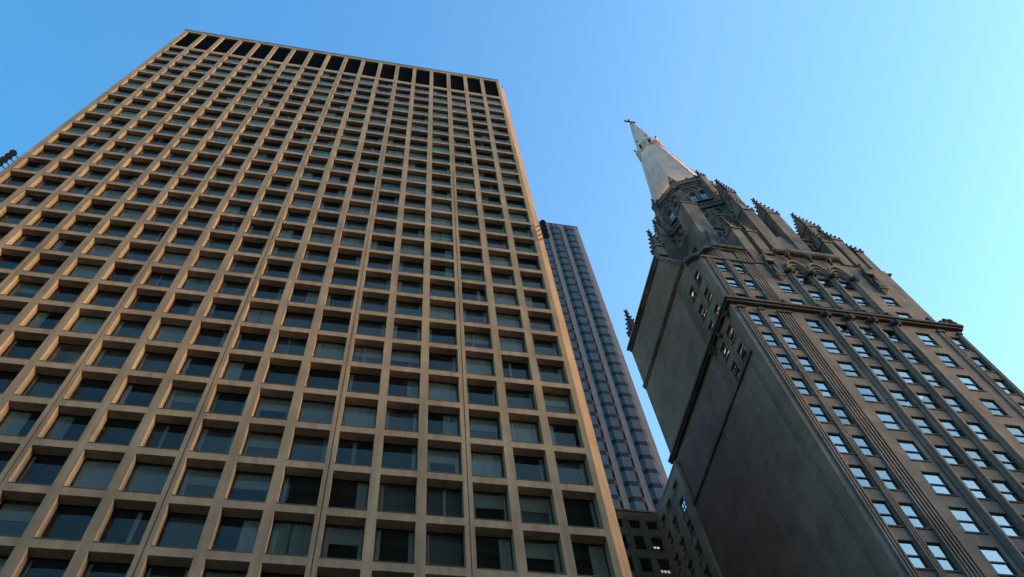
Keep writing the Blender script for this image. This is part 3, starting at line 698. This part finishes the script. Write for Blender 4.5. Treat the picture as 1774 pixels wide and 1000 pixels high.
for k in range(8):                                      # two-light windows high up, one big arch below, on every face
    un, ut = face(k); ap = RU*math.cos(PI/8)
    for s in (-.78, .78):
        O = (CX+un[0]*ap+ut[0]*s, CY+un[1]*ap+ut[1]*s, 114.5); q = MB()
        q.use('lime_orn')
        for ww, d1 in ((1.5, .34), (1.26, .24), (1.04, .14)):
            band(q, O, ut, un, arch_line(ww, ww*.62, 8), arch_line(ww-.26, (ww-.26)*.62, 8), 0, d1)
            q.loc(O, ut, un, [(ww/2-.13, ww/2, 0, d1, -2.6, 0), (-ww/2, -ww/2+.13, 0, d1, -2.6, 0)])
        q.loc(O, ut, un, [(-.8, .8, 0, .4, -2.85, -2.6)])
        q.use('sashglass'); al = arch_line(.82, .5, 8)
        q.add([(O[0]+ut[0]*t+un[0]*.02, O[1]+ut[1]*t+un[1]*.02, O[2]+z) for t, z in al+[(-.41, -2.6), (.41, -2.6)]], [tuple(range(len(al)+2))])
        q.use('sash').loc(O, ut, un, [(-.03, .03, .02, .06, -2.6, .4), (-.41, .41, .02, .05, -1.4, -1.34), (-.41, .41, .02, .05, -.1, -.04)])
        q.build('arched_window', ch)
    q = MB().use('lime_orn'); ap = 6.6*math.cos(PI/8); O = (CX+un[0]*ap, CY+un[1]*ap, 101.6)
    for ww, d1 in ((3.5, .5), (3.0, .36), (2.5, .22), (2.0, .12)):
        band(q, O, ut, un, arch_line(ww, 0, 7, True), arch_line(ww-.36, 0, 7, True), 0, d1)
        q.loc(O, ut, un, [(ww/2-.18, ww/2, 0, d1, -5.2, 0), (-ww/2, -ww/2+.18, 0, d1, -5.2, 0)])
    q.use('dark'); al = arch_line(1.64, 0, 7, True)
    q.add([(O[0]+ut[0]*t+un[0]*.03, O[1]+ut[1]*t+un[1]*.03, O[2]+z) for t, z in al+[(-.82, -5.2), (.82, -5.2)]], [tuple(range(len(al)+2))])
    q.use('lime_orn').loc((O[0], O[1], 0), ut, un, [(-2.35, 2.35, 0, .06, 100, 107.6)])
    q.use('lime_dark')
    for i in range(26): t = rr.uniform(-2.2, 2.2); q.blob((O[0]+ut[0]*t+un[0]*.05, O[1]+ut[1]*t+un[1]*.05, rr.uniform(104.9, 107.4)), rr.uniform(.15, .32), None, 5)
    q.build('belfry_arch', ch)
    q = MB().use('lime'); ap = RU*math.cos(PI/8); q.loc((CX+un[0]*ap, CY+un[1]*ap, 0), ut, un, [(-1.95, 1.95, 0, .05, 115.9, 118.3)]); q.use('lime_dark')     # carved tracery above the windows
    for i in range(34): t = rr.uniform(-1.9, 1.9); q.blob((CX+un[0]*ap+ut[0]*t, CY+un[1]*ap+ut[1]*t, rr.uniform(115.9, 118.2)), rr.uniform(.1, .24), None, 5)
    for t in (-1.0, 0, 1.0):
        O = (CX+un[0]*ap+ut[0]*t, CY+un[1]*ap+ut[1]*t, 116.3); band(q, O, ut, un, arch_line(1.0, 1.5, 8), arch_line(.78, 1.25, 8), 0, .16)
    q.build('tracery', ch)
for k in range(8):
    a = k*PI/4; ur = (math.cos(a), math.sin(a)); ut = (-ur[1], ur[0]); P = lambda r_: (CX+ur[0]*r_, CY+ur[1]*r_)
    q = pinnacle(P(7.65), ut, ur, 1.15, 1.6, 94.0, 107.6, 113.8, 7) if k % 2 == 0 else MB()
    c0, c1 = P(7.2 if k % 2 == 0 else 9.6), P(5.4)                              # flying buttress to the upper stage
    zf, dzf = (105.6, 10.0) if k % 2 == 0 else (100.5, 10.6)
    q.use('lime_orn').slab([(c0[0]-ut[0]*.3, c0[1]-ut[1]*.3, zf), (c0[0]-ut[0]*.3, c0[1]-ut[1]*.3, zf+2.7), (c1[0]-ut[0]*.3, c1[1]-ut[1]*.3, zf+dzf+1.5), (c1[0]-ut[0]*.3, c1[1]-ut[1]*.3, zf+dzf-3)], (ut[0]*.6, ut[1]*.6, 0))
    q.use('lime_dark')
    for i in range(7): f = i/6; pp = (c0[0]+(c1[0]-c0[0])*f, c0[1]+(c1[1]-c0[1])*f); q.blob((pp[0], pp[1], zf+2.8+(dzf-1.2)*f), .25, .3, 5)
    q.build('buttress', ch)
    pinnacle(P(RU+.05), ut, ur, .85, .9, Z2+.2 if k % 2 == 0 else ZP-1.6, ZP+.6, ZP+3.2, 3, fin=.15).build('pinnacle', ch)

# spire with crockets, lucarnes and cross
ZA = 169.3; SR = lambda z: .108*(ZA-z)
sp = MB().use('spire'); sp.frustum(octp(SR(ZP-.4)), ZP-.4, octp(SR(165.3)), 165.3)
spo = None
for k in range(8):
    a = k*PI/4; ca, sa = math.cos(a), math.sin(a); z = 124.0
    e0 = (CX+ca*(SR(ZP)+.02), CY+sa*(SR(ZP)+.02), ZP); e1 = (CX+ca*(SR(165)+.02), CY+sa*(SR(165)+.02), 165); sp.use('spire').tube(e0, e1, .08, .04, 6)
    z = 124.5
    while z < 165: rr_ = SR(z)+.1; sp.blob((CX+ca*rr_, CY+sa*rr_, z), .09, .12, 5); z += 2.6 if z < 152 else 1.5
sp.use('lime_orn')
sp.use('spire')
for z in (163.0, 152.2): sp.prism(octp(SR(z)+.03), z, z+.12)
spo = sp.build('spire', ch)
for k in range(8):
    un, ut = face(k); ap = SR(148.2)*math.cos(PI/8); q = MB().use('spire'); O = (CX+un[0]*ap, CY+un[1]*ap, 147.0)
    q.loc(O, ut, un, [(-.55, -.3, -.4, .42, 0, 2.2), (.3, .55, -.4, .42, 0, 2.2), (-.55, .55, -.4, .42, -.3, 0)])
    q.slab([(O[0]+ut[0]*t+un[0]*-.6, O[1]+ut[1]*t+un[1]*-.6, O[2]+z) for t, z in ((-.6, 2.2), (.6, 2.2), (0, 3.9))], (un[0]*1.05, un[1]*1.05, 0))
    q.use('dark').loc(O, ut, un, [(-.3, .3, -.4, .1, 0, 2.2)])
    q.use('lime_dark').blob((O[0]+un[0]*.4, O[1]+un[1]*.4, O[2]+4.1), .22, .3)
    q.build('lucarne', spo)
m = MB().use('lime_orn'); m.tube((CX, CY, 165.2), (CX, CY, 168.9), .20, .15, 8); m.blob((CX, CY, 165.7), .45, .4, 8); m.use('lime_dark'); m.box(CX-1.05, CX+1.05, CY-.14, CY+.14, 167.55, 167.9); m.box(CX-.14, CX+.14, CY-.15, CY+.15, 168.7, 169.0)
for s in (-1.1, 1.1): m.blob((CX+s, CY, 167.72), .2)
m.blob((CX, CY, 169.1), .2); m.build('cross', spo)

# floodlights on the gallery behind the parapet wash the foot of the spire
for a in (208, 225-9, 225+9, 242):
    a = math.radians(a); l = bpy.data.lights.new('spire_lamp', 'SPOT'); l.energy = 55; l.color = (1, .70, .38); l.spot_size = math.radians(85); l.spot_blend = .9; l.shadow_soft_size = .12
    o = bpy.data.objects.new('spire_lamp', l); COL.objects.link(o)
    P0 = Vector((CX+math.cos(a)*6.9, CY+math.sin(a)*6.9, ZP+.2)); tgt = Vector((CX+math.cos(a)*4.3, CY+math.sin(a)*4.3, ZP+5))
    o.location = P0; o.rotation_euler = (P0-tgt).to_track_quat('Z', 'Y').to_euler()
